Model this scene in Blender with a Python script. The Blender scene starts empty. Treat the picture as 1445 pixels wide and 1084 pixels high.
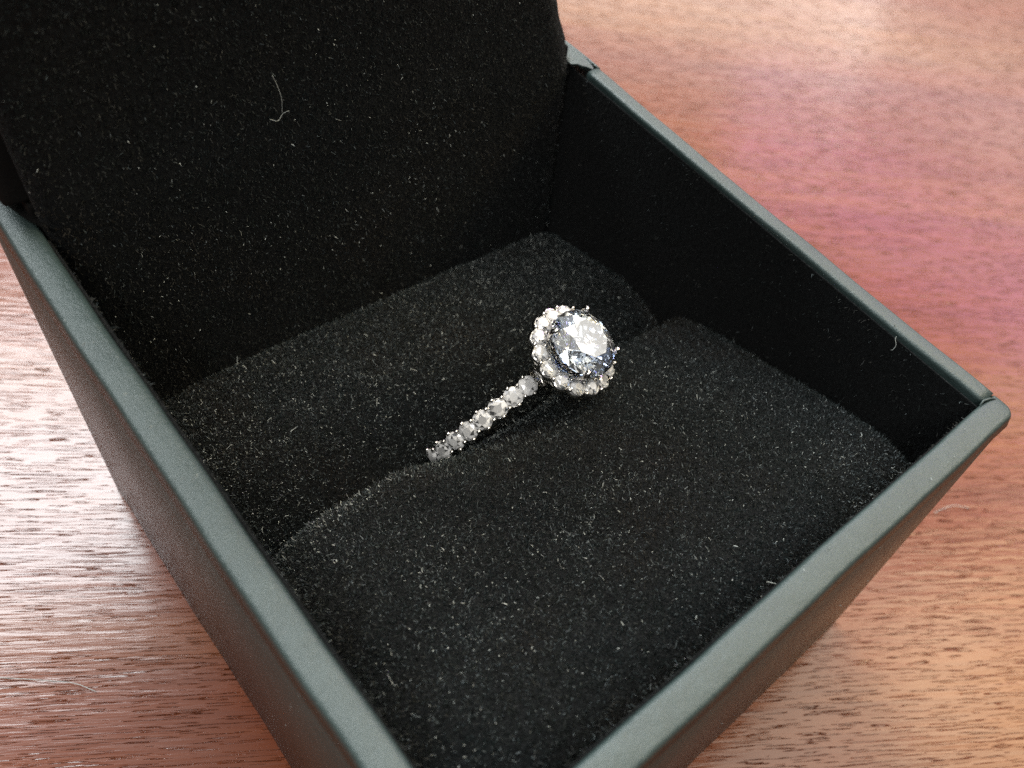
import bpy, bmesh, math, random
import numpy as np
from mathutils import Vector, Matrix
random.seed(7)
rng = np.random.default_rng(11)
S = 5.0                                    # the box is 5 cm wide; one Blender unit = 1 cm
sc = bpy.context.scene
COL = sc.collection

# ------------------------------------------------------------------ camera
R = [[-0.6677, -0.7155, 0.2055], [-0.6479, 0.4227, -0.6337], [0.3665, -0.5562, -0.7458]]
cx, cy, cz = -0.07252, 1.09813, 0.94080
cam = bpy.data.cameras.new('camera')
camo = bpy.data.objects.new('camera', cam)
COL.objects.link(camo)
m = Matrix(((R[0][0], -R[1][0], -R[2][0], cx * S), (R[0][1], -R[1][1], -R[2][1], cy * S),
            (R[0][2], -R[1][2], -R[2][2], cz * S), (0, 0, 0, 1)))
camo.matrix_world = m
cam.sensor_width = 36
cam.lens = 1255.97 / 1445 * 36
cam.shift_x = (722.5 - 930.26) / 1445
cam.shift_y = (499.27 - 542) / 1445
cam.clip_start = .05
cam.clip_end = 2000
cam.dof.use_dof = True
cam.dof.focus_distance = 6.9
cam.dof.aperture_fstop = .42
sc.camera = camo

# ------------------------------------------------------------------ world and lamps
w = bpy.data.worlds.new('World')
sc.world = w
w.use_nodes = True
bg = w.node_tree.nodes['Background']
bg.inputs[0].default_value = (.94, .94, .96, 1)
bg.inputs[1].default_value = .22

def area(name, d, dist, sx, sy, power, col, tgt=(.5, .5, -.3)):
    """window or added fill lamp: d = direction (a, b, z) from the box, distances in cm"""
    L = bpy.data.lights.new(name, 'AREA')
    L.shape = 'RECTANGLE'
    L.size, L.size_y = sx, sy
    L.energy = power
    L.color = col
    o = bpy.data.objects.new(name, L)
    COL.objects.link(o)
    t = Vector((tgt[1] * S, tgt[0] * S, tgt[2] * S))
    v = Vector((d[1], d[0], d[2])).normalized()
    o.location = t + v * dist
    o.rotation_euler = (-v).to_track_quat('-Z', 'Y').to_euler()
    return o
# radiance of an area lamp = power / (pi * area)
area('window_behind', (-.02, .615, .79), 90, 60, 25, 60 * 25 * 3.14 * 34, (.90, .97, 1.0), (1.1, 1.2, -.77))
area('window_right', (-.40, .09, .91), 90, 54, 54, 54 * 54 * 3.14 * 6.0, (1.0, .91, .74))
area('window_low', (-0.679, 0.611, 0.407), 110, 58, 30, 58 * 30 * 3.14 * 5.2, (1.0, .96, .88), (-1.6, 1.6, -.77))
area('window_low', (-0.852, 0.261, 0.454), 110, 44, 13, 44 * 13 * 3.14 * 4.2, (1.0, .95, .92), (-2.2, 1.1, -.77))
area('violet_fill', (-0.779, 0.238, 0.581), 110, 62, 13, 62 * 13 * 3.14 * 6.0, (.66, .30, .90), (-1.27, .45, -.77))  # added light that gives the table its violet reflection
area('ceiling_bounce', (-.45, .42, 1), 130, 300, 300, 300 * 300 * 3.14 * 1.1, (1.0, .98, .95))  # added panel standing for light bounced off the unseen ceiling
area('window_side', (-.60, -.20, .78), 90, 36, 26, 36 * 26 * 3.14 * 11, (1.0, .80, .46), (-.03, -.40, -.77))
area('stone_fill', (-.80, -.14, .58), 90, 40, 28, 40 * 28 * 3.14 * 2.1, (1.0, .97, .92))  # added light, out of view, to brighten the diamonds
area('front_fill', (.40, -.40, .82), 90, 30, 26, 30 * 26 * 3.14 * 9, (1.0, .97, .92))  # added fill from the camera side to brighten the band stones
for k, d in enumerate(((.36, -.46, .81), (.12, -.30, .95), (.52, .06, .85), (-.12, .16, .98), (.60, -.30, .74))):
    area('sparkle_light', d, 95, 3, 3, 9 * 3.14 * (120 if k < 3 else 80), ((1, .97, .92), (.95, .98, 1), (1, .93, .80), (1, 1, 1), (.90, .96, 1))[k])  # small added lights that make glints in the stones

sc.view_settings.view_transform = 'Standard'
sc.view_settings.look = 'None'
sc.view_settings.exposure = -.22
sc.view_settings.gamma = 1
sc.cycles.use_denoising = False
sc.cycles.max_bounces = 16
sc.cycles.transmission_bounces = 14
sc.cycles.glossy_bounces = 8
sc.cycles.caustics_reflective = False
sc.cycles.caustics_refractive = False
sc.cycles.sample_clamp_indirect = 6

# ------------------------------------------------------------------ helpers
def P(a, b, z):
    return Vector((b * S, a * S, z * S))

def link(o, parent=None):
    COL.objects.link(o)
    if parent:
        o.parent = parent
    return o

def obj(name, bm, mat, parent=None, smooth=False):
    me = bpy.data.meshes.new(name)
    bm.to_mesh(me)
    bm.free()
    for mm in (mat if isinstance(mat, (list, tuple)) else [mat]):
        me.materials.append(mm)
    if smooth:
        me.polygons.foreach_set('use_smooth', [True] * len(me.polygons))
    return link(bpy.data.objects.new(name, me), parent)

def pyobj(name, V, F, mat, parent=None, smooth=False):
    me = bpy.data.meshes.new(name)
    me.from_pydata([tuple(v) for v in V], [], F)
    me.validate()
    me.materials.append(mat)
    if smooth:
        me.polygons.foreach_set('use_smooth', [True] * len(me.polygons))
    me.update()
    return link(bpy.data.objects.new(name, me), parent)

def thing(name, label, cat, loc=(0, 0, 0), group=None):
    o = link(bpy.data.objects.new(name, None))
    o.location = loc
    o.empty_display_size = .3
    tag(o, label, cat, group)
    return o

def tag(o, label, cat, group=None):
    o['label'] = label
    o['category'] = cat
    if group:
        o['group'] = group

def tube(pts, r, n=6, taper=None, closed=False):
    """vertices and faces of a tube through pts (Blender units)"""
    pts = [Vector(p) for p in pts]
    N = len(pts)
    V, F = [], []
    up = Vector((.31, .2, .93)).normalized()
    for i, p in enumerate(pts):
        t = (pts[(i + 1) % N] - pts[i - 1]) if closed else (pts[min(i + 1, N - 1)] - pts[max(i - 1, 0)])
        t.normalize()
        x = t.cross(up).normalized()
        y = t.cross(x)
        rr = r * (taper[i] if taper else 1)
        for k in range(n):
            q = 2 * math.pi * k / n
            V.append(p + x * rr * math.cos(q) + y * rr * math.sin(q))
    for i in range(N if closed else N - 1):
        j = (i + 1) % N
        for k in range(n):
            F.append((i * n + k, i * n + (k + 1) % n, j * n + (k + 1) % n, j * n + k))
    if not closed:
        F.append(tuple(range(n))[::-1])
        F.append(tuple(range((N - 1) * n, N * n)))
    return V, F

# ------------------------------------------------------------------ materials
def mat(name):
    mm = bpy.data.materials.new(name)
    mm.use_nodes = True
    nt = mm.node_tree
    return mm, nt, nt.nodes['Principled BSDF']

def nd(nt, t, **kw):
    n = nt.nodes.new(t)
    for k, v in kw.items():
        setattr(n, k, v)
    return n

def ramp(nt, src, stops):
    r = nd(nt, 'ShaderNodeValToRGB')
    e = r.color_ramp.elements
    while len(e) < len(stops):
        e.new(.5)
    for i, (p, c) in enumerate(stops):
        e[i].position = p
        e[i].color = (*c, 1) if len(c) == 3 else c
    nt.links.new(src, r.inputs[0])
    return r.outputs[0]

def noise(nt, vec, scale, detail=3, rough=.5, dist=0):
    n = nd(nt, 'ShaderNodeTexNoise')
    n.inputs['Scale'].default_value = scale
    n.inputs['Detail'].default_value = detail
    n.inputs['Roughness'].default_value = rough
    n.inputs['Distortion'].default_value = dist
    nt.links.new(vec, n.inputs['Vector'])
    return n.outputs['Fac']

def mapped(nt, scale, rot=0):
    tc = nd(nt, 'ShaderNodeTexCoord')
    src = tc.outputs['Object']
    if rot:
        mr = nd(nt, 'ShaderNodeMapping')
        mr.inputs['Rotation'].default_value = (0, 0, rot)
        nt.links.new(src, mr.inputs['Vector'])
        src = mr.outputs['Vector']
    mp = nd(nt, 'ShaderNodeMapping')
    mp.inputs['Scale'].default_value = scale
    nt.links.new(src, mp.inputs['Vector'])
    return mp.outputs['Vector']

def mix(nt, fac, a, b, mode='MIX'):
    n = nd(nt, 'ShaderNodeMix', data_type='RGBA', blend_type=mode)
    for i, v in ((0, fac), (6, a), (7, b)):
        if isinstance(v, (int, float)):
            n.inputs[i].default_value = v
        elif isinstance(v, tuple):
            n.inputs[i].default_value = (*v, 1)
        else:
            nt.links.new(v, n.inputs[i])
    return n.outputs[2]

def math_(nt, op, a, b=None):
    n = nd(nt, 'ShaderNodeMath', operation=op)
    for i, v in ((0, a), (1, b)):
        if v is None:
            continue
        if isinstance(v, (int, float)):
            n.inputs[i].default_value = v
        else:
            nt.links.new(v, n.inputs[i])
    return n.outputs[0]

def bump(nt, h, strength, distance, bsdf, prev=None):
    b = nd(nt, 'ShaderNodeBump')
    b.inputs['Strength'].default_value = strength
    b.inputs['Distance'].default_value = distance
    nt.links.new(h, b.inputs['Height'])
    if prev is not None:
        nt.links.new(prev, b.inputs['Normal'])
    if bsdf is not None:
        nt.links.new(b.outputs[0], bsdf.inputs['Normal'])
    return b.outputs[0]

def make_wood():
    mm, nt, b = mat('mahogany_table')
    ROT = -math.radians(54.2)                                   # grain runs at 54 degrees to X
    broad = noise(nt, mapped(nt, (.035, .35, 1), ROT), 1, 4, .55, .6)
    fig = noise(nt, mapped(nt, (.06, 2.8, 1), ROT), 1, 5, .6, .4)
    fine = noise(nt, mapped(nt, (.55, 14, 1), ROT), 1, 4, .6)
    col = ramp(nt, broad, [(.28, (.125, .022, .007)), (.5, (.165, .042, .009)), (.72, (.19, .070, .014))])
    col = mix(nt, ramp(nt, fig, [(.35, (0, 0, 0)), (.7, (.5, .5, .5))]), col, (.10, .020, .006))
    col = mix(nt, ramp(nt, fine, [(.45, (0, 0, 0)), (.75, (.35, .35, .35))]), col, (.075, .016, .007))
    # pores: short open dashes along the grain
    p1 = noise(nt, mapped(nt, (2.8, 66, 1), ROT), 1, 2, .5, .2)
    gate = noise(nt, mapped(nt, (.8, 2.4, 1), ROT), 1, 2, .5)
    pore = ramp(nt, p1, [(.585, (0, 0, 0)), (.65, (1, 1, 1))])
    pore = math_(nt, 'MULTIPLY', pore, ramp(nt, gate, [(.36, (.15, .15, .15)), (.56, (1, 1, 1))]))
    col = mix(nt, math_(nt, 'MULTIPLY', pore, .26), col, (.045, .012, .006))
    nt.links.new(col, b.inputs['Base Color'])
    b.inputs['Specular IOR Level'].default_value = .2
    rn = noise(nt, mapped(nt, (.5, .8, 1), ROT), 1, 3, .6)
    nt.links.new(ramp(nt, rn, [(.3, (.22, .22, .22)), (.7, (.32, .32, .32))]), b.inputs['Roughness'])
    b.inputs['Coat Weight'].default_value = .42
    nt.links.new(ramp(nt, pore, [(.05, (.14, .14, .14)), (.5, (.05, .05, .05))]), b.inputs['Coat Roughness'])
    soft = noise(nt, mapped(nt, (1.1, 14, 1), ROT), 1, 3, .6)
    n1 = bump(nt, soft, .35, .012, None)
    n2 = bump(nt, math_(nt, 'MULTIPLY', pore, -1.0), 1.0, .022, b, n1)
    nt.links.new(n2, b.inputs['Coat Normal'])
    return mm

def make_paper(name, c1, c2, rough=.38):
    mm, nt, b = mat(name)
    v = mapped(nt, (1, 1, 1))
    n = noise(nt, v, 3.2, 5, .6)
    f = noise(nt, v, 55, 4, .7)
    c = mix(nt, ramp(nt, n, [(.3, (0, 0, 0)), (.7, (1, 1, 1))]), c1, c2)
    c = mix(nt, ramp(nt, f, [(.62, (0, 0, 0)), (.80, (.35, .35, .35))]), c, tuple(min(1, x * 1.8) for x in c2))
    nt.links.new(c, b.inputs['Base Color'])
    b.inputs['Roughness'].default_value = rough
    b.inputs['Specular IOR Level'].default_value = .5
    n1 = bump(nt, f, .45, .012, None)
    bump(nt, n, .3, .05, b, n1)
    return mm

def make_velvet():
    mm, nt, b = mat('black_velvet')
    v = mapped(nt, (1, 1, 1))
    f = noise(nt, v, 26, 4, .7)
    c = ramp(nt, f, [(.35, (.002, .0024, .0028)), (.7, (.007, .0085, .009))])
    nt.links.new(c, b.inputs['Base Color'])
    b.inputs['Roughness'].default_value = .95
    b.inputs['Specular IOR Level'].default_value = .08
    b.inputs['Sheen Weight'].default_value = .06
    b.inputs['Sheen Roughness'].default_value = .5
    bump(nt, f, .9, .04, b)
    return mm

def make_simple(name, c, rough, spec=.5, metal=0):
    mm, nt, b = mat(name)
    v = mapped(nt, (1, 1, 1))
    n = noise(nt, v, 9, 3, .5)
    cc = mix(nt, n, tuple(x * .75 for x in c), tuple(min(1, x * 1.25) for x in c))
    nt.links.new(cc, b.inputs['Base Color'])
    b.inputs['Roughness'].default_value = rough
    b.inputs['Specular IOR Level'].default_value = spec
    b.inputs['Metallic'].default_value = metal
    return mm

def make_pile():
    mm, nt, b = mat('velvet_pile')
    v = mapped(nt, (1, 1, 1))
    n = noise(nt, v, 1.1, 3, .6)
    f = noise(nt, v, 14, 2, .5)
    c = ramp(nt, n, [(.34, (.0036, .0100, .0115)), (.5, (.0066, .0110, .0090)), (.66, (.0150, .0118, .0074))])
    c = mix(nt, ramp(nt, f, [(.35, (0, 0, 0)), (.7, (.6, .6, .6))]), c, (.0020, .0030, .0037))
    nt.links.new(c, b.inputs['Base Color'])
    b.inputs['Roughness'].default_value = .55
    b.inputs['Specular IOR Level'].default_value = .35
    return mm

def make_diamond(name, gloss, white=0, rough=.03):
    mm = bpy.data.materials.new(name)
    mm.use_nodes = True
    nt = mm.node_tree
    nt.nodes.clear()
    out = nd(nt, 'ShaderNodeOutputMaterial')
    g = nd(nt, 'ShaderNodeBsdfGlass')
    g.inputs['IOR'].default_value = 2.417
    g.inputs['Roughness'].default_value = .0
    g.inputs['Color'].default_value = (1, 1, 1, 1)
    gl = nd(nt, 'ShaderNodeBsdfGlossy')
    gl.inputs['Roughness'].default_value = rough
    gl.inputs['Color'].default_value = (.97, .98, 1, 1)
    ge = nd(nt, 'ShaderNodeNewGeometry')                       # fire painted in: each facet's glass is tinted by its direction
    fire = noise(nt, ge.outputs['True Normal'], 2.3, 2, .6)
    nt.links.new(ramp(nt, fire, [(.32, (.42, .58, 1.0)), (.45, (.88, .94, 1.0)), (.56, (1, 1, 1)), (.66, (1, .97, .84)), (.74, (.90, .86, 1.0))]), g.inputs['Color'])
    m1 = nd(nt, 'ShaderNodeMixShader')
    m1.inputs[0].default_value = gloss
    nt.links.new(g.outputs[0], m1.inputs[1])
    nt.links.new(gl.outputs[0], m1.inputs[2])
    res = m1.outputs[0]
    if white:  # diffuse white on chosen facets paints sparkle into the stone
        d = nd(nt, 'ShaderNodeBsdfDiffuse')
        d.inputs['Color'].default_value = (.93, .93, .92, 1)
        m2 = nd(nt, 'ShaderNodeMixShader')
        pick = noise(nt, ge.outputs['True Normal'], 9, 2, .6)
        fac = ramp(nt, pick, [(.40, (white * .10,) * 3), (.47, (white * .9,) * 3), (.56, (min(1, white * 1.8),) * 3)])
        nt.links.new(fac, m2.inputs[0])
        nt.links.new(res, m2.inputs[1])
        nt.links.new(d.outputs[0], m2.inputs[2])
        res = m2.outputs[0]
    nt.links.new(res, out.inputs[0])
    return mm

M_WOOD = make_wood()
M_PAPER = make_paper('soft_touch_paper', (.024, .039, .0375), (.033, .051, .049))
M_SHADED = make_paper('shaded_paper', (.006, .006, .006), (.010, .0095, .009), .9)  # near-black copy of the paper, with the lid's shade put into its colour
M_SHADED.node_tree.nodes['Principled BSDF'].inputs['Specular IOR Level'].default_value = .1
M_VELVET = make_velvet()
M_PILE = make_pile()
M_PILE2 = make_simple('velvet_pile_worn_or_sheen', (.070, .088, .092), .45, .5)
M_LINT = make_simple('pale_lint', (.40, .43, .41), .6, .3)
M_METAL = make_simple('white_gold', (.80, .78, .74), .14, .5, 1)
M_DIA = make_diamond('diamond', .05, .015)
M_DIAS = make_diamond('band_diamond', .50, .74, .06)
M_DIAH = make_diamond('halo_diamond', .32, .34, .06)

# ------------------------------------------------------------------ table
H = .768
table = pyobj('table_top', [P(-14, -8, -H), P(8, -8, -H), P(8, 16, -H), P(-14, 16, -H),
                            P(-14, -8, -H - .5), P(8, -8, -H - .5), P(8, 16, -H - .5), P(-14, 16, -H - .5)],
              [(3, 2, 1, 0), (4, 5, 6, 7), (0, 1, 5, 4), (1, 2, 6, 5), (2, 3, 7, 6), (3, 0, 4, 7)], M_WOOD)
table['kind'] = 'structure'

# ------------------------------------------------------------------ ring box
T = .0415
LB = 1.002                                   # front face of the back wall and lid lining
LO = 1.121                                   # outer back edge
box = thing('ring_box', 'open square black cardboard ring box with grey green rims standing on the table', 'box', P(.5, .55, -H))
ID = Matrix.Identity(4)
box_inv = Matrix.Translation(-P(.5, .55, -H))

def settle(o, inv=box_inv):
    """geometry was built in world coordinates: move it under its parent's origin"""
    o.matrix_parent_inverse = inv
    return o

def wall_profile(th, z0, z1, r, groove):
    """closed loop (u across thickness from outer 0 to inner th, z)"""
    L = [(0, z0)]
    if groove:
        L += [(0, z1 - .036), (.0050, z1 - .031), (.0055, z1 - .026), (-.0032, z1 - .020)]
    ro = r * .9
    for k in range(6):
        q = math.pi / 2 * k / 5
        L.append((ro - ro * math.cos(q), z1 - ro + ro * math.sin(q)))
    L.append((th * .5, z1 + .0006))
    for k in range(6):
        q = math.pi / 2 * k / 5
        L.append((th - r + r * math.sin(q), z1 - r + r * math.cos(q)))
    L.append((th, z0))
    return L

def sweep(name, frm, to, outer, th, z0=-H + .001, z1=0, r=.010, groove=True, round_start=0, n=60, seed=1, parent=None, matl=None):
    """wall from frm to to (a,b), outer = unit (a,b) pointing outwards"""
    prof = wall_profile(th, z0, z1, r, groove)
    rs = np.random.default_rng(seed)
    ph = rs.uniform(0, 6.28, 6)
    V, F = [], []
    m_ = len(prof)
    ts = np.linspace(0, 1, n + 1)
    if round_start:
        Ln = math.hypot(to[0] - frm[0], to[1] - frm[1])
        ts = np.concatenate([np.linspace(0, round_start / Ln, 8)[:-1], np.linspace(round_start / Ln, 1, n - 6)])
    for t in ts:
        Ln = math.hypot(to[0] - frm[0], to[1] - frm[1])
        s = t * Ln
        wob = .0012 * math.sin(5 * s + ph[0]) + .0007 * math.sin(14 * s + ph[1]) + .0004 * math.sin(37 * s + ph[2])
        wz = .0010 * math.sin(6 * s + ph[3]) + .0006 * math.sin(21 * s + ph[4])
        inset = 0
        if round_start and s < round_start:
            inset = round_start - math.sqrt(max(0, round_start ** 2 - (round_start - s) ** 2))
        for u, z in prof:
            f = 1 - u / th
            uu = u + inset * f
            a = frm[0] + (to[0] - frm[0]) * t - outer[0] * (uu + wob)
            b = frm[1] + (to[1] - frm[1]) * t - outer[1] * (uu + wob)
            zz = z + (wz - inset * .25) * (1 if z > -.05 else 0)
            V.append(P(a, b, zz))
    N = len(ts)
    for i in range(N - 1):
        for k in range(m_):
            F.append((i * m_ + k, i * m_ + (k + 1) % m_, (i + 1) * m_ + (k + 1) % m_, (i + 1) * m_ + k))
    F.append(tuple(range(m_))[::-1])
    F.append(tuple(range((N - 1) * m_, N * m_)))
    o = pyobj(name, V, F, matl or M_PAPER, parent, True)
    bm = bmesh.new(); bm.from_mesh(o.data); bmesh.ops.recalc_face_normals(bm, faces=bm.faces); bm.to_mesh(o.data); bm.free()
    return o

o = settle(sweep('wall', (.0055, 0), (1.0, 0), (0, -1), .0445, round_start=.022, r=.0085, seed=3, parent=box)); o['label'] = 'front wall with wide grey green rim'
o = settle(sweep('wall', (.0088, .0449), (.0095, .974), (-1, 0), .0315, r=.0075, seed=5, parent=box)); o['label'] = 'far right wall with bluish rim'
o = settle(sweep('wall_skin', (.0095, .9742), (.0095, LO), (-1, 0), .0052, r=.0022, groove=False, seed=5, n=12, parent=box)); o['label'] = 'split outer skin of the far right wall at the hinge'
o = settle(sweep('wall', (.9995, .0455), (.9995, LO), (1, 0), .0395, r=.0085, seed=8, parent=box)); o['label'] = 'left wall with grey green rim and brownish outside'
o = settle(sweep('wall', (.043, LO), (.957, LO), (0, 1), .04, z1=-.03, r=.010, groove=False, seed=9, parent=box)); o['label'] = 'back wall behind the lid'

def boxmesh(name, a0, a1, b0, b1, z0, z1, matl, parent, bev=.0):
    bm = bmesh.new()
    bmesh.ops.create_cube(bm, size=1)
    for v in bm.verts:
        v.co = P(a0 + (a1 - a0) * (v.co.x + .5), b0 + (b1 - b0) * (v.co.y + .5), z0 + (z1 - z0) * (v.co.z + .5))
    bmesh.ops.recalc_face_normals(bm, faces=bm.faces)
    if bev:
        bmesh.ops.bevel(bm, geom=bm.edges[:], offset=bev * S, segments=3, affect='EDGES', profile=.5)
    return obj(name, bm, matl, parent)

settle(boxmesh('base_panel', .042, .958, .046, LO - .042, -H + .002, -H + .03, M_PAPER, box))
# flocked linings inside the walls
lin_r = settle(boxmesh('lining', .0412, .0445, .0455, LB + .03, -.60, -.012, M_VELVET, box, .0012))
lin_l = settle(boxmesh('lining', .9555, .9598, .0455, LB, -.60, -.014, M_VELVET, box, .0012))
lin_f = settle(boxmesh('lining', .045, .955, .0447, .0478, -.60, -.016, M_VELVET, box, .0012))

# small folds of paper at the front right corner: dark slit and lifted lip
V, F = tube([P(.050, .0452, .0002), P(.038, .0462, .0006), P(.026, .0425, .0010), P(.016, .036, .0004)], .0022 * S, 5, [.3, 1, 1, .2])
o = settle(pyobj('paper_fold', V, F, M_PAPER, box, True)); o['label'] = 'lifted paper fold at the front right corner'
# torn flap of paper at the back right corner, beside the lid
fl = [(.0180, 1.09), (.0182, 1.05), (.0188, 1.01), (.0185, .992), (.021, .979), (.0255, .9755), (.031, .980), (.036, .985), (.041, .989), (.046, .997), (.056, 1.003), (.060, 1.09)]
zf = [.004, .006, .006, .004, .001, .0015, .004, .005, .004, .006, .005, .004]
V = [P(a, b, z) for (a, b), z in zip(fl, zf)] + [P(a, b, z - .003) for (a, b), z in zip(fl, zf)]
n = len(fl)
F = [tuple(range(n)), tuple(range(n, 2 * n))[::-1]] + [(i, i + n, (i + 1) % n + n, (i + 1) % n) for i in range(n)]
o = settle(pyobj('hinge_flap_or_shade', V, F, M_PAPER, box)); o['label'] = 'torn bluish paper flap where the lid hinges'

# ------------------------------------------------------------------ velvet pile (tens of thousands of fibres: stuff)
def pile(name, V, F, count, parent, inv, length=(.011, .030), width=.0020, lean=(0, 0, 0), spread=.9, lint=.03, worn_or_sheen=.25, lint_noise=True, seed=1, fade=None):
    """short bent fibres standing on the triangles of a surface (Blender units)"""
    g = np.random.default_rng(seed)
    V = np.array([tuple(v) for v in V]); tri = []
    for f in F:
        for k in range(1, len(f) - 1):
            tri.append((f[0], f[k], f[k + 1]))
    tri = np.array(tri)
    A, B, C_ = V[tri[:, 0]], V[tri[:, 1]], V[tri[:, 2]]
    nrm = np.cross(B - A, C_ - A); ar = np.linalg.norm(nrm, axis=1)
    nrm = nrm / np.maximum(ar[:, None], 1e-12)
    idx = g.choice(len(tri), count, p=ar / ar.sum())
    r1, r2 = np.sqrt(g.random(count)), g.random(count)
    pos = (1 - r1)[:, None] * A[idx] + (r1 * (1 - r2))[:, None] * B[idx] + (r1 * r2)[:, None] * C_[idx]
    nn = nrm[idx]
    d = nn + g.normal(0, spread, (count, 3)) + np.array(lean)
    d -= nn * np.minimum(0, (d * nn).sum(1) - .12)[:, None]
    d /= np.linalg.norm(d, axis=1)[:, None]
    ln = g.uniform(*length, count)
    kind = g.random(count)
    cen = pos[g.integers(0, count, 46)]; rad = g.uniform(.10, .75, 46); amp = g.uniform(.5, 2.6, 46) * (.30 / rad) ** .5
    wav = np.zeros(count)
    for c_, r_, a_ in zip(cen, rad, amp):
        wav += a_ * np.exp(-((pos - c_) ** 2).sum(1) / r_ ** 2)
    pl = lint * (.35 + wav)
    worn_or_sheen = worn_or_sheen * np.clip(.55 + .45 * wav, 0, 1.6)
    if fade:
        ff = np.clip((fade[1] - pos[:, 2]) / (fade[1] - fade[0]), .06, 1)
        pl = pl * ff; worn_or_sheen = worn_or_sheen * ff
    mi = np.where(kind < pl, 2, np.where(kind < pl + worn_or_sheen, 1, 0))
    ln = np.where(mi == 2, ln * g.uniform(.35, .95, count) * np.where(g.random(count) < .06, 2.2, 1), ln)
    sd = np.cross(d, g.normal(0, 1, (count, 3))); sd /= np.linalg.norm(sd, axis=1)[:, None]
    wd = width * np.where(mi == 2, g.uniform(.9, 1.9, count), g.uniform(.7, 1.3, count))
    bend = g.normal(0, .35, (count, 3))
    p0 = pos - nn * .004
    p1 = pos + d * (ln * .55)[:, None]
    p2 = pos + (d + bend) * (ln)[:, None]
    s = sd * wd[:, None]
    vv = np.stack([p0 - s, p0 + s, p1 + s, p1 - s, p2 + s * .5, p2 - s * .5], 1).reshape(-1, 3)
    base = np.arange(count)[:, None] * 6
    quads = np.concatenate([base + np.array([0, 1, 2, 3]), base + np.array([3, 2, 4, 5])], 1).reshape(-1, 4)
    me = bpy.data.meshes.new(name)
    me.vertices.add(len(vv)); me.vertices.foreach_set('co', vv.ravel())
    me.loops.add(quads.size); me.loops.foreach_set('vertex_index', quads.ravel().astype(np.int32))
    me.polygons.add(len(quads)); me.polygons.foreach_set('loop_start', (np.arange(len(quads)) * 4).astype(np.int32))
    for x in (M_PILE, M_PILE2, M_LINT):
        me.materials.append(x)
    me.polygons.foreach_set('material_index', np.repeat(mi, 2).astype(np.int32))
    me.update(calc_edges=True)
    o = link(bpy.data.objects.new(name, me), parent)
    o.matrix_parent_inverse = inv
    o['kind'] = 'stuff'
    return o

def rect(p, u, v):
    return [p, p + u, p + u + v, p + v], [(0, 1, 2, 3)]

pile('velvet_pile', *rect(P(.0447, LB, -.50), P(0, -LB + .047, 0), P(0, 0, .488)), 5000, box, box_inv, seed=21, lint=.0004, worn_or_sheen=.02)
pile('velvet_pile', *rect(P(.955, .047, -.45), P(0, LB - .047, 0), P(0, 0, .436)), 9000, box, box_inv, seed=22, lint=.0004, worn_or_sheen=.02)
pile('velvet_pile', *rect(P(.045, .048, -.40), P(.91, 0, 0), P(0, 0, .384)), 7000, box, box_inv, seed=23, lint=.0004, worn_or_sheen=.02)

# ------------------------------------------------------------------ lid (hinged on the back of the box)
NU, NV = 44, 60
def lid_pt(i, j):
    u, v = i / NU, j / NV
    z = -.55 + 1.45 * v
    aR = .052 if z < -.01 else .052 + .30 * min(z + .01, .16)
    aR += .0025 * math.sin(z * 70) * (z > -.02) + .0018 * math.sin(z * 173 + 1)
    aL = .955
    a = aR + (aL - aR) * u
    edge = min(u, 1 - u)
    b = LB + .010 * max(0, 1 - edge / .03) ** 2 + .0025 * math.sin(a * 9 + z * 5) + .002 * math.sin(a * 4 - z * 11)
    if z > .02:
        b += .10 * (z - .02)
    return P(a, b, z)
V = [lid_pt(i, j) for j in range(NV + 1) for i in range(NU + 1)]
F = [(j * (NU + 1) + i, (j + 1) * (NU + 1) + i, (j + 1) * (NU + 1) + i + 1, j * (NU + 1) + i + 1) for j in range(NV) for i in range(NU)]
lid_front = (V, F)
nb = len(V)
V2 = V + [v + P(0, .022, 0) for v in V]
F2 = F + [tuple(k + nb for k in f)[::-1] for f in F]
bd = [i for i in range(NU + 1)] + [j * (NU + 1) + NU for j in range(1, NV + 1)] + [NV * (NU + 1) + i for i in range(NU - 1, -1, -1)] + [j * (NU + 1) for j in range(NV - 1, 0, -1)]
F2 += [(bd[k], bd[(k + 1) % len(bd)], bd[(k + 1) % len(bd)] + nb, bd[k] + nb) for k in range(len(bd))]
lid = settle(boxmesh('lid', .15, .985, 1.030, 1.45, .030, 1.0, M_SHADED, box, .006))
hinge = settle(boxmesh('hinge', .046, .962, 1.026, 1.118, -.05, .027, M_SHADED, box, .004))
o = settle(pyobj('hinge_flap_or_shade', *(lambda q: (q + [v + Vector((0, 0, .004 * S)) for v in q], [(3, 2, 1, 0), (4, 5, 6, 7), (0, 1, 5, 4), (1, 2, 6, 5), (2, 3, 7, 6), (3, 0, 4, 7)]))([P(.952, 1.0, .0015), P(.966, 1.03, .0015), P(.988, 1.119, .0015), P(.952, 1.119, .0015)]), M_SHADED, box)); o['label'] = 'dark sheet on the end of the left rim standing in for the lid shade'  # black sheet laid on the rim to paint the shade beside the lid
lid['label'] = 'raised lid with its outer shell darkened for shade'
# slanting back with the lining
bm = bmesh.new(); bm.from_mesh(lid.data)
for v in bm.verts:
    zz = v.co.z / S
    v.co.x += max(0, zz - .02) * .10 * S
    if v.co.y < .5 * S:
        v.co.y += .34 * S * min(max(zz - .02, 0), .16)
bm.to_mesh(lid.data); bm.free()
lining = pyobj('lid_lining', V2, F2, M_VELVET, lid, True)
lining['label'] = 'black velvet lining running up from the box into the lid'
pile('velvet_pile', *lid_front, 110000, lid, ID, seed=31, lint=.009, worn_or_sheen=.045, fade=(-.1 * S, .42 * S), lean=(0, 0, -.5), length=(.010, .026))  # pale fibres thin out upwards to paint the lid's darkening

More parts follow.
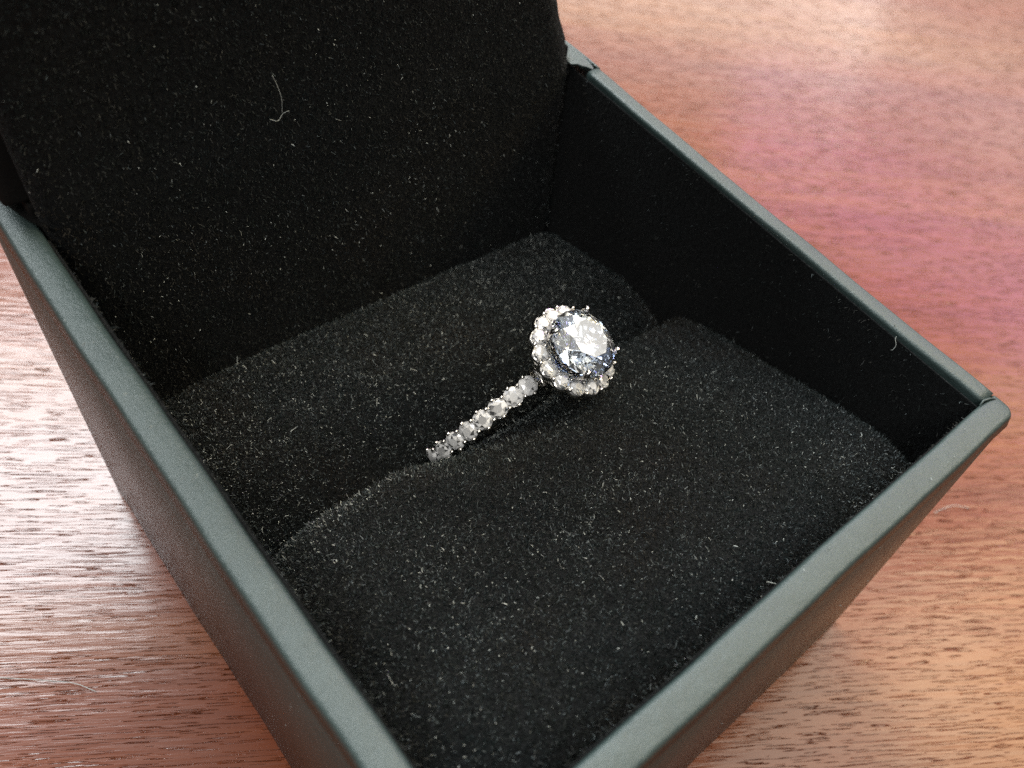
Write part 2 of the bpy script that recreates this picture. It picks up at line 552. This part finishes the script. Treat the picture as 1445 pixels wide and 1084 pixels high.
# ------------------------------------------------------------------ cushion
cush = thing('ring_cushion', 'black velvet slotted cushion lying inside the ring box and holding the ring', 'cushion', P(.5, .52, -.60))
cush_inv = Matrix.Translation(-P(.5, .52, -.60))
def interp(x, xs, ys):
    return float(np.interp(x, xs, ys))
FRONT = [(.050, -.60), (.051, -.30), (.053, -.235), (.057, -.210), (.064, -.192), (.075, -.179), (.092, -.171), (.13, -.171), (.18, -.179), (.24, -.194), (.30, -.210), (.36, -.227),
         (.42, -.244), (.48, -.262), (.53, -.278), (.555, -.287), (.575, -.296), (.588, -.305), (.597, -.316), (.602, -.330), (.604, -.350), (.605, -.40), (.605, -.50), (.605, -.60)]
BACK = [(.612, -.60), (.612, -.50), (.613, -.44), (.615, -.415), (.620, -.398), (.632, -.384), (.650, -.372), (.675, -.362), (.705, -.354), (.74, -.350), (.78, -.352), (.82, -.362), (.86, -.371),
        (.90, -.380), (.94, -.390), (.97, -.398), (.985, -.404), (.993, -.413), (.997, -.428), (.998, -.46), (.998, -.60)]
def resample(pr, n):
    pr = np.array(pr); d = np.r_[0, np.cumsum(np.hypot(*np.diff(pr, axis=0).T))]
    s = np.linspace(0, d[-1], n)
    return np.c_[np.interp(s, d, pr[:, 0]), np.interp(s, d, pr[:, 1])]
def pad(name, prof, back, label, seed, count):
    pr = resample(prof, 90)
    NA = 72
    V = []
    for i in range(NA + 1):
        q = i / NA
        a = .046 + .9085 * (q + .028 * math.sin(2 * math.pi * q) * -1)      # denser near the ends
        ed = min(a - .046, .9545 - a)
        drop = .030 * max(0, 1 - ed / .05) ** 2.2 + .045 * max(0, 1 - (.9545 - a) / .12) ** 2
        ridge_drop = .06 * max(0, 1 - (.9545 - a) / .16) ** 2
        gap = .022 * math.exp(-((a - .50) / .17) ** 4)
        for b, z in pr:
            top = min(1, max(0, (z + .56) / .1))
            zz = z
            zz += top * (.012 * (1 - (2 * a - 1) ** 2) - drop)
            zz += top * (.0022 * math.sin(a * 17 + b * 9) * math.sin(b * 13 - a * 5 + seed) + .0012 * math.sin(a * 41 + seed) * math.sin(b * 37))
            bb = b
            if not back:
                k = max(0, min(1, (b - .42) / .18))
                zz -= top * ridge_drop * k * k
                bb -= .0035 * math.sin(a * 8 + 1) * k
                dip = math.exp(-((a - .500) / .150) ** 4)
                kk = max(0, min(1, (b - .46) / .14))
                zz -= top * .040 * dip * kk * kk * (3 - 2 * kk)
                bb -= .018 * dip * k
            else:
                k = max(0, min(1, (.70 - b) / .09))
                bb += gap * k
                zz -= top * .010 * math.exp(-((a - .5) / .2) ** 4) * k
            V.append(P(a, bb, zz))
    M_ = len(pr)
    F = [(i * M_ + k, i * M_ + k + 1, (i + 1) * M_ + k + 1, (i + 1) * M_ + k) for i in range(NA) for k in range(M_ - 1)]
    top = [f for f in F if min(V[j].z for j in f) > -.47 * S]
    F2 = F + [tuple(range(M_)), tuple(range(NA * M_, (NA + 1) * M_))[::-1]]
    o = pyobj(name, V, F2, M_VELVET, cush, True)
    bm = bmesh.new(); bm.from_mesh(o.data)
    bmesh.ops.recalc_face_normals(bm, faces=bm.faces); bm.to_mesh(o.data); bm.free()
    o.matrix_parent_inverse = cush_inv
    o['label'] = label
    # make sure the pile points outwards
    f = top[len(top) // 2]
    nz = (V[f[1]] - V[f[0]]).cross(V[f[2]] - V[f[0]]).z
    if nz < 0:
        top = [g[::-1] for g in top]
    if not back:
        edge = [g for g in top if min(V[j].x for j in g) > .556 * S and min(V[j].z for j in g) > -.40 * S and max(V[j].y for j in g) > .30 * S]
        pile('velvet_pile', V, edge, 5000, o, ID, seed=77, lint=.04, worn_or_sheen=.75, length=(.012, .034), lean=(-.5, .2, .6), spread=.5)  # extra pale fibres paint the back-lit sheen along the slot edge
    pile('velvet_pile', V, top, count, o, ID, seed=seed, lint=.016, worn_or_sheen=.16)
    return o
pad('foam_pad', FRONT, False, 'front half of the cushion, higher at the front', 41, 220000)
pad('foam_pad', BACK, True, 'back half of the cushion, falling towards the slot', 42, 140000)

# ------------------------------------------------------------------ the ring
C0 = Vector(P(.430, .6555, -.391))
n_ = Vector((-.391, -.223, .893)).normalized()                      # towards the head (Blender axes: b, a, z)
ax = Vector((.896, .130, .425)); ax = (ax - n_ * ax.dot(n_)).normalized()
# tangent at the head, towards the visible half of the band
tau = n_.cross(ax)
if tau.y < 0:
    tau = -tau
RR = .1885 * S
ring = thing('diamond_ring', 'white gold halo engagement ring with diamonds along its band, standing in the cushion slot', 'ring', tuple(C0 - n_ * RR))
ring_inv = Matrix.Translation(-(C0 - n_ * RR))
def RP(al, r, off=0):
    return C0 + (n_ * math.cos(al) + tau * math.sin(al)) * r + ax * off
def frame(nrm, tng, loc):
    """matrix: z = nrm, x = tng"""
    z = nrm.normalized(); x = (tng - z * tng.dot(z)).normalized(); y = z.cross(x)
    return Matrix(((x.x, y.x, z.x, loc.x), (x.y, y.y, z.y, loc.y), (x.z, y.z, z.z, loc.z), (0, 0, 0, 1)))

def brilliant(r, table=.57, mid=.80):
    pts = []
    for k in range(8):
        q = math.pi / 4 * k
        pts.append((table * math.cos(q), table * math.sin(q), .325))
        q2 = q + math.pi / 8
        pts.append((mid * math.cos(q2), mid * math.sin(q2), .195 if table > .5 else .215))
        pts.append((.24 * math.cos(q2), .24 * math.sin(q2), -.695))
    for k in range(16):
        q = math.pi / 8 * k
        pts.append((math.cos(q), math.sin(q), .03)); pts.append((math.cos(q), math.sin(q), -.02))
    pts.append((0, 0, -.87))
    bm = bmesh.new()
    for p in pts:
        bm.verts.new(Vector(p) * r)
    bmesh.ops.convex_hull(bm, input=bm.verts[:])
    bmesh.ops.dissolve_limit(bm, angle_limit=.02, verts=bm.verts[:], edges=bm.edges[:])
    bmesh.ops.recalc_face_normals(bm, faces=bm.faces)
    me = bpy.data.meshes.new('brilliant')
    bm.to_mesh(me); bm.free()
    return me

def put(name, me, matrix, parent, matl=None):
    o = bpy.data.objects.new(name, me)
    COL.objects.link(o)
    if matl and not me.materials:
        me.materials.append(matl)
    o.parent = parent
    o.matrix_parent_inverse = ring_inv if parent is ring else ID
    o.matrix_basis = matrix
    return o

def lathe_mesh(prof, n=16, wob=None):
    V, F = [], []
    for k in range(n):
        q = 2 * math.pi * k / n
        for r, z in prof:
            V.append((r * math.cos(q), r * math.sin(q), z))
    m_ = len(prof)
    for k in range(n):
        for i in range(m_ - 1):
            F.append((k * m_ + i, ((k + 1) % n) * m_ + i, ((k + 1) % n) * m_ + i + 1, k * m_ + i + 1))
    me = bpy.data.meshes.new('lathe')
    me.from_pydata(V, [], F)
    me.polygons.foreach_set('use_smooth', [True] * len(me.polygons))
    me.materials.append(M_METAL)
    me.update()
    return me

def ballmesh(r, sx=1, sy=1, sz=1):
    bm = bmesh.new()
    bmesh.ops.create_icosphere(bm, subdivisions=2, radius=r)
    for v in bm.verts:
        v.co = Vector((v.co.x * sx, v.co.y * sy, v.co.z * sz))
    for f in bm.faces:
        f.smooth = True
    me = bpy.data.meshes.new('bead'); bm.to_mesh(me); bm.free()
    me.materials.append(M_METAL)
    return me

# shank: a slim comfort-fit hoop
V, F = [], []
NS = 96
sec = [(-.055, .02), (-.062, -.01), (-.06, -.05), (-.045, -.085), (0, -.095), (.045, -.085), (.06, -.05), (.062, -.01), (.055, .02), (0, .005)]
for i in range(NS):
    al = 2 * math.pi * i / NS
    for o_, dr in sec:
        V.append(RP(al, RR - .075 + dr * .9, o_))
k_ = len(sec)
for i in range(NS):
    for k in range(k_):
        j = (i + 1) % NS
        F.append((i * k_ + k, i * k_ + (k + 1) % k_, j * k_ + (k + 1) % k_, j * k_ + k))
shank = pyobj('shank', V, F, M_METAL, ring, True)
bm = bmesh.new(); bm.from_mesh(shank.data); bmesh.ops.recalc_face_normals(bm, faces=bm.faces); bm.to_mesh(shank.data); bm.free()
shank.matrix_parent_inverse = ring_inv

# diamonds along the band with their cups and prong beads
RB = .0830
small = brilliant(RB, .44, .76); small.materials.append(M_DIAS)
cup = lathe_mesh([(RB * .55, -.115), (RB * .74, -.09), (RB * .93, -.03), (RB * 1.02, -.012), (RB * 1.02, -.004), (RB * .95, -.006), (RB * .88, -.02)], 18)
bead = ballmesh(.019, 1, 1, .9)
TH = math.radians(37)
for side in (1, -1):
    for k in range(-1, 8 if side == 1 else 5):
        al = TH + math.radians(9.4) * (k - 1.5)
        if k == -1:
            continue
        if side == -1:
            al = -al
        nn = (RP(al, 1) - C0).normalized(); tt = (tau * math.cos(al) - n_ * math.sin(al))
        st = put('band_diamond', small, frame(nn, tt, RP(al, RR)) @ Matrix.Rotation(random.uniform(-.14, .14), 4, 'X') @ Matrix.Rotation(random.uniform(-.14, .14), 4, 'Y') @ Matrix.Rotation(random.uniform(0, .8), 4, 'Z'), ring)
        st2 = put('stone_cup', cup, frame(nn, tt, RP(al, RR)), ring)
        al2 = al + math.radians(4.7)
        for sd in (-1, 1):
            if k < 7:
                put('bead', bead, frame(nn, tt, RP(al2, RR + .022, sd * .055)), ring)
            put('bead', bead, frame(nn, tt, RP(al, RR + .016, sd * .082)), ring)

# head: collar bars, gallery, halo, prongs, centre stone
RH = RR * 1.25
hub = C0 + n_ * RH
HF = frame(n_, tau, hub)
for k, (al, hgt) in enumerate(((16.2, .035), (13.2, .05))):
    al = math.radians(al)
    for sgn in (1, -1):
        nn = (RP(al * sgn, 1) - C0).normalized()
        V, F = tube([RP(al * sgn, RR - .09, -.075), RP(al * sgn, RR - .01, -.088), RP(al * sgn, RR + hgt, -.075), RP(al * sgn, RR + hgt + .012, 0),
                     RP(al * sgn, RR + hgt, .075), RP(al * sgn, RR - .01, .088), RP(al * sgn, RR - .09, .075)], .021, 8)
        o = pyobj('collar_bar', V, F, M_METAL, ring, True); o.matrix_parent_inverse = ring_inv
NH = 15
RHC = .337
halo_seat = []
V, F = [], []
NQ = NH * 12
for i in range(NQ):
    q = 2 * math.pi * i / NQ
    sc_ = abs(math.cos(NH * q / 2))                    # scalloped edge, one lobe per stone
    ro = RHC + .048 + .036 * sc_
    for r, z in ((.210, -.03), (.230, .006), (.270, .002), (ro - .012, -.012), (ro, -.024), (ro, -.045), (ro - .03, -.10), (.275, -.15), (.21, -.10)):
        V.append(HF @ Vector((r * math.cos(q), r * math.sin(q), z)))
k_ = 9
for i in range(NQ):
    for k in range(k_):
        j = (i + 1) % NQ
        F.append((i * k_ + k, j * k_ + k, j * k_ + (k + 1) % k_, i * k_ + (k + 1) % k_))
halo = pyobj('halo', V, F, M_METAL, ring, True); halo.matrix_parent_inverse = ring_inv
halo['label'] = 'scalloped halo of small diamonds round the centre stone'
bm = bmesh.new(); bm.from_mesh(halo.data); bmesh.ops.recalc_face_normals(bm, faces=bm.faces); bm.to_mesh(halo.data); bm.free()
hst = brilliant(.0715, .46, .77); hst.materials.append(M_DIAH)
rimr = lathe_mesh([(.052, -.05), (.069, -.028), (.0755, -.010), (.074, -.004), (.068, -.011)], 16)
for i in range(NH):
    q = 2 * math.pi * (i + .0) / NH
    rad = Vector((math.cos(q), math.sin(q), 0))
    nn = (Vector((0, 0, 1)) + rad * .16).normalized()
    loc = rad * RHC + Vector((0, 0, .008))
    M4 = HF @ frame(nn, rad, loc)
    TL = Matrix.Rotation(random.uniform(-.16, .16), 4, 'X') @ Matrix.Rotation(random.uniform(-.16, .16), 4, 'Y')
    put('halo_diamond', hst, M4 @ TL @ Matrix.Rotation(random.uniform(0, .8), 4, 'Z'), halo)
    put('stone_rim', rimr, M4, halo)
    q2 = q + math.pi / NH
    for rr in (RHC + .055, RHC - .045):
        put('bead', bead, HF @ Matrix.Translation((rr * math.cos(q2), rr * math.sin(q2), .012)), halo)
# gallery wires from the halo down to the band
for q in (45, 135, 225, 315):
    q = math.radians(q)
    pts = [HF @ Vector((r * math.cos(q), r * math.sin(q), z)) for r, z in ((.06, -.30), (.14, -.22), (.215, -.10), (.262, .02), (.306, .13), (.310, .174), (.297, .196), (.275, .199))]
    V, F = tube(pts, .024, 8, [1, 1, 1, 1, 1.05, 1.1, 1.1, .75])
    o = pyobj('prong', V, F, M_METAL, ring, True); o.matrix_parent_inverse = ring_inv
    # rounded claw tip
gal = lathe_mesh([(.045, -.29), (.10, -.275), (.135, -.235), (.15, -.20), (.13, -.20)], 24)
put('gallery_cup', gal, HF, ring)
RCS = .302
big = brilliant(RCS); big.materials.append(M_DIA)
cs = put('centre_diamond', big, HF @ Matrix.Translation((0, 0, .138)) @ Matrix.Rotation(.25, 4, 'Z'), ring)
cs['label'] = 'large round brilliant centre diamond'

# ------------------------------------------------------------------ stray hairs and lint
def hair(name, pts, r, label, cat, group=None, n=24):
    pts = [Vector(p) for p in pts]
    # Catmull-Rom
    out = []
    ext = [pts[0] * 2 - pts[1]] + pts + [pts[-1] * 2 - pts[-2]]
    for i in range(1, len(ext) - 2):
        for k in range(8):
            t = k / 8
            a, b, c, d = ext[i - 1], ext[i], ext[i + 1], ext[i + 2]
            out.append(.5 * ((2 * b) + (c - a) * t + (2 * a - 5 * b + 4 * c - d) * t * t + (3 * b - a - 3 * c + d) * t ** 3))
    out.append(pts[-1])
    V, F = tube(out, r, 5)
    o = pyobj(name, V, F, M_LINT, None, True)
    tag(o, label, cat, group)
    return o
lz = .985
hair('hair', [P(.634, lz, .157), P(.629, lz, .140), P(.626, lz - .002, .118), P(.627, lz, .092)], .0017, 'fine pale hair hanging on the black velvet lid lining', 'hair')
hair('lint', [P(.646, lz, .088), P(.636, lz - .003, .084), P(.626, lz, .091), P(.619, lz - .004, .096), P(.617, lz, .088)], .0020, 'tiny squiggle of lint below the hair on the lid lining', 'lint')
zc_ = -.2235
hair('lint', [P(.318, .395, zc_ - .012), P(.308, .384, zc_ - .004), P(.290, .388, zc_ - .006), P(.272, .398, zc_ - .010), P(.262, .389, zc_ - .006), P(.272, .378, zc_ - .002), P(.288, .377, zc_)], .0026,
     'looped curl of pale lint on the front cushion half right of the ring', 'lint')
hair('lint', [P(.243, .381, zc_ - .002), P(.231, .377, zc_), P(.228, .366, zc_ + .001), P(.238, .359, zc_ + .004), P(.247, .362, zc_ + .003)], .0026,
     'small hook of pale lint beside the looped curl on the cushion', 'lint')
hair('lint', [P(.049, .207, -.002), P(.052, .205, -.006), P(.054, .199, -.012), P(.057, .198, -.020), P(.055, .201, -.026)], .0019, 'pale thread stuck inside the far right rim', 'lint')
hair('hair', [P(-.405, .023, -H + .003), P(-.432, .016, -H + .004), P(-.465, .003, -H + .006), P(-.494, -.026, -H + .003)], .0032, 'short pale hair on the table beside the front right corner of the box', 'hair')
hair('hair', [P(1.36, .93, -H + .003), P(1.292, .873, -H + .004), P(1.235, .82, -H + .005), P(1.205, .79, -H + .005), P(1.185, .757, -H + .003)], .0030, 'long pale hair on the table left of the box', 'hair')

# ------------------------------------------------------------------ dust specks on the rims and outer walls
V, F = [], []
def speck(a, b, z):
    c = P(a, b, z)
    r = random.uniform(.003, .008)
    u = Vector((random.gauss(0, 1), random.gauss(0, 1), random.gauss(0, .5))).normalized() * r * random.uniform(1, 3)
    v = Vector((random.gauss(0, 1), random.gauss(0, 1), 0)).normalized() * r
    k = len(V)
    V.extend([c - u, c + v * .6, c + u, c - v * .6, c + Vector((0, 0, r * .8))])
    F.extend([(k, k + 1, k + 4), (k + 1, k + 2, k + 4), (k + 2, k + 3, k + 4), (k + 3, k, k + 4)])
for _ in range(26):
    speck(random.uniform(.05, .95), random.uniform(.008, .038), .001)
    speck(random.uniform(.968, .995), random.uniform(.06, 1.0), .001)
for _ in range(14):
    speck(random.uniform(.014, .036), random.uniform(.06, .95), .001)
    speck(1.0004, random.uniform(.1, 1.0), random.uniform(-.6, -.05))
    speck(random.uniform(.05, .9), -.0006, random.uniform(-.6, -.05))
dust = pyobj('dust', V, F, M_LINT)
dust['kind'] = 'stuff'
dust.parent = box
dust.matrix_parent_inverse = box_inv
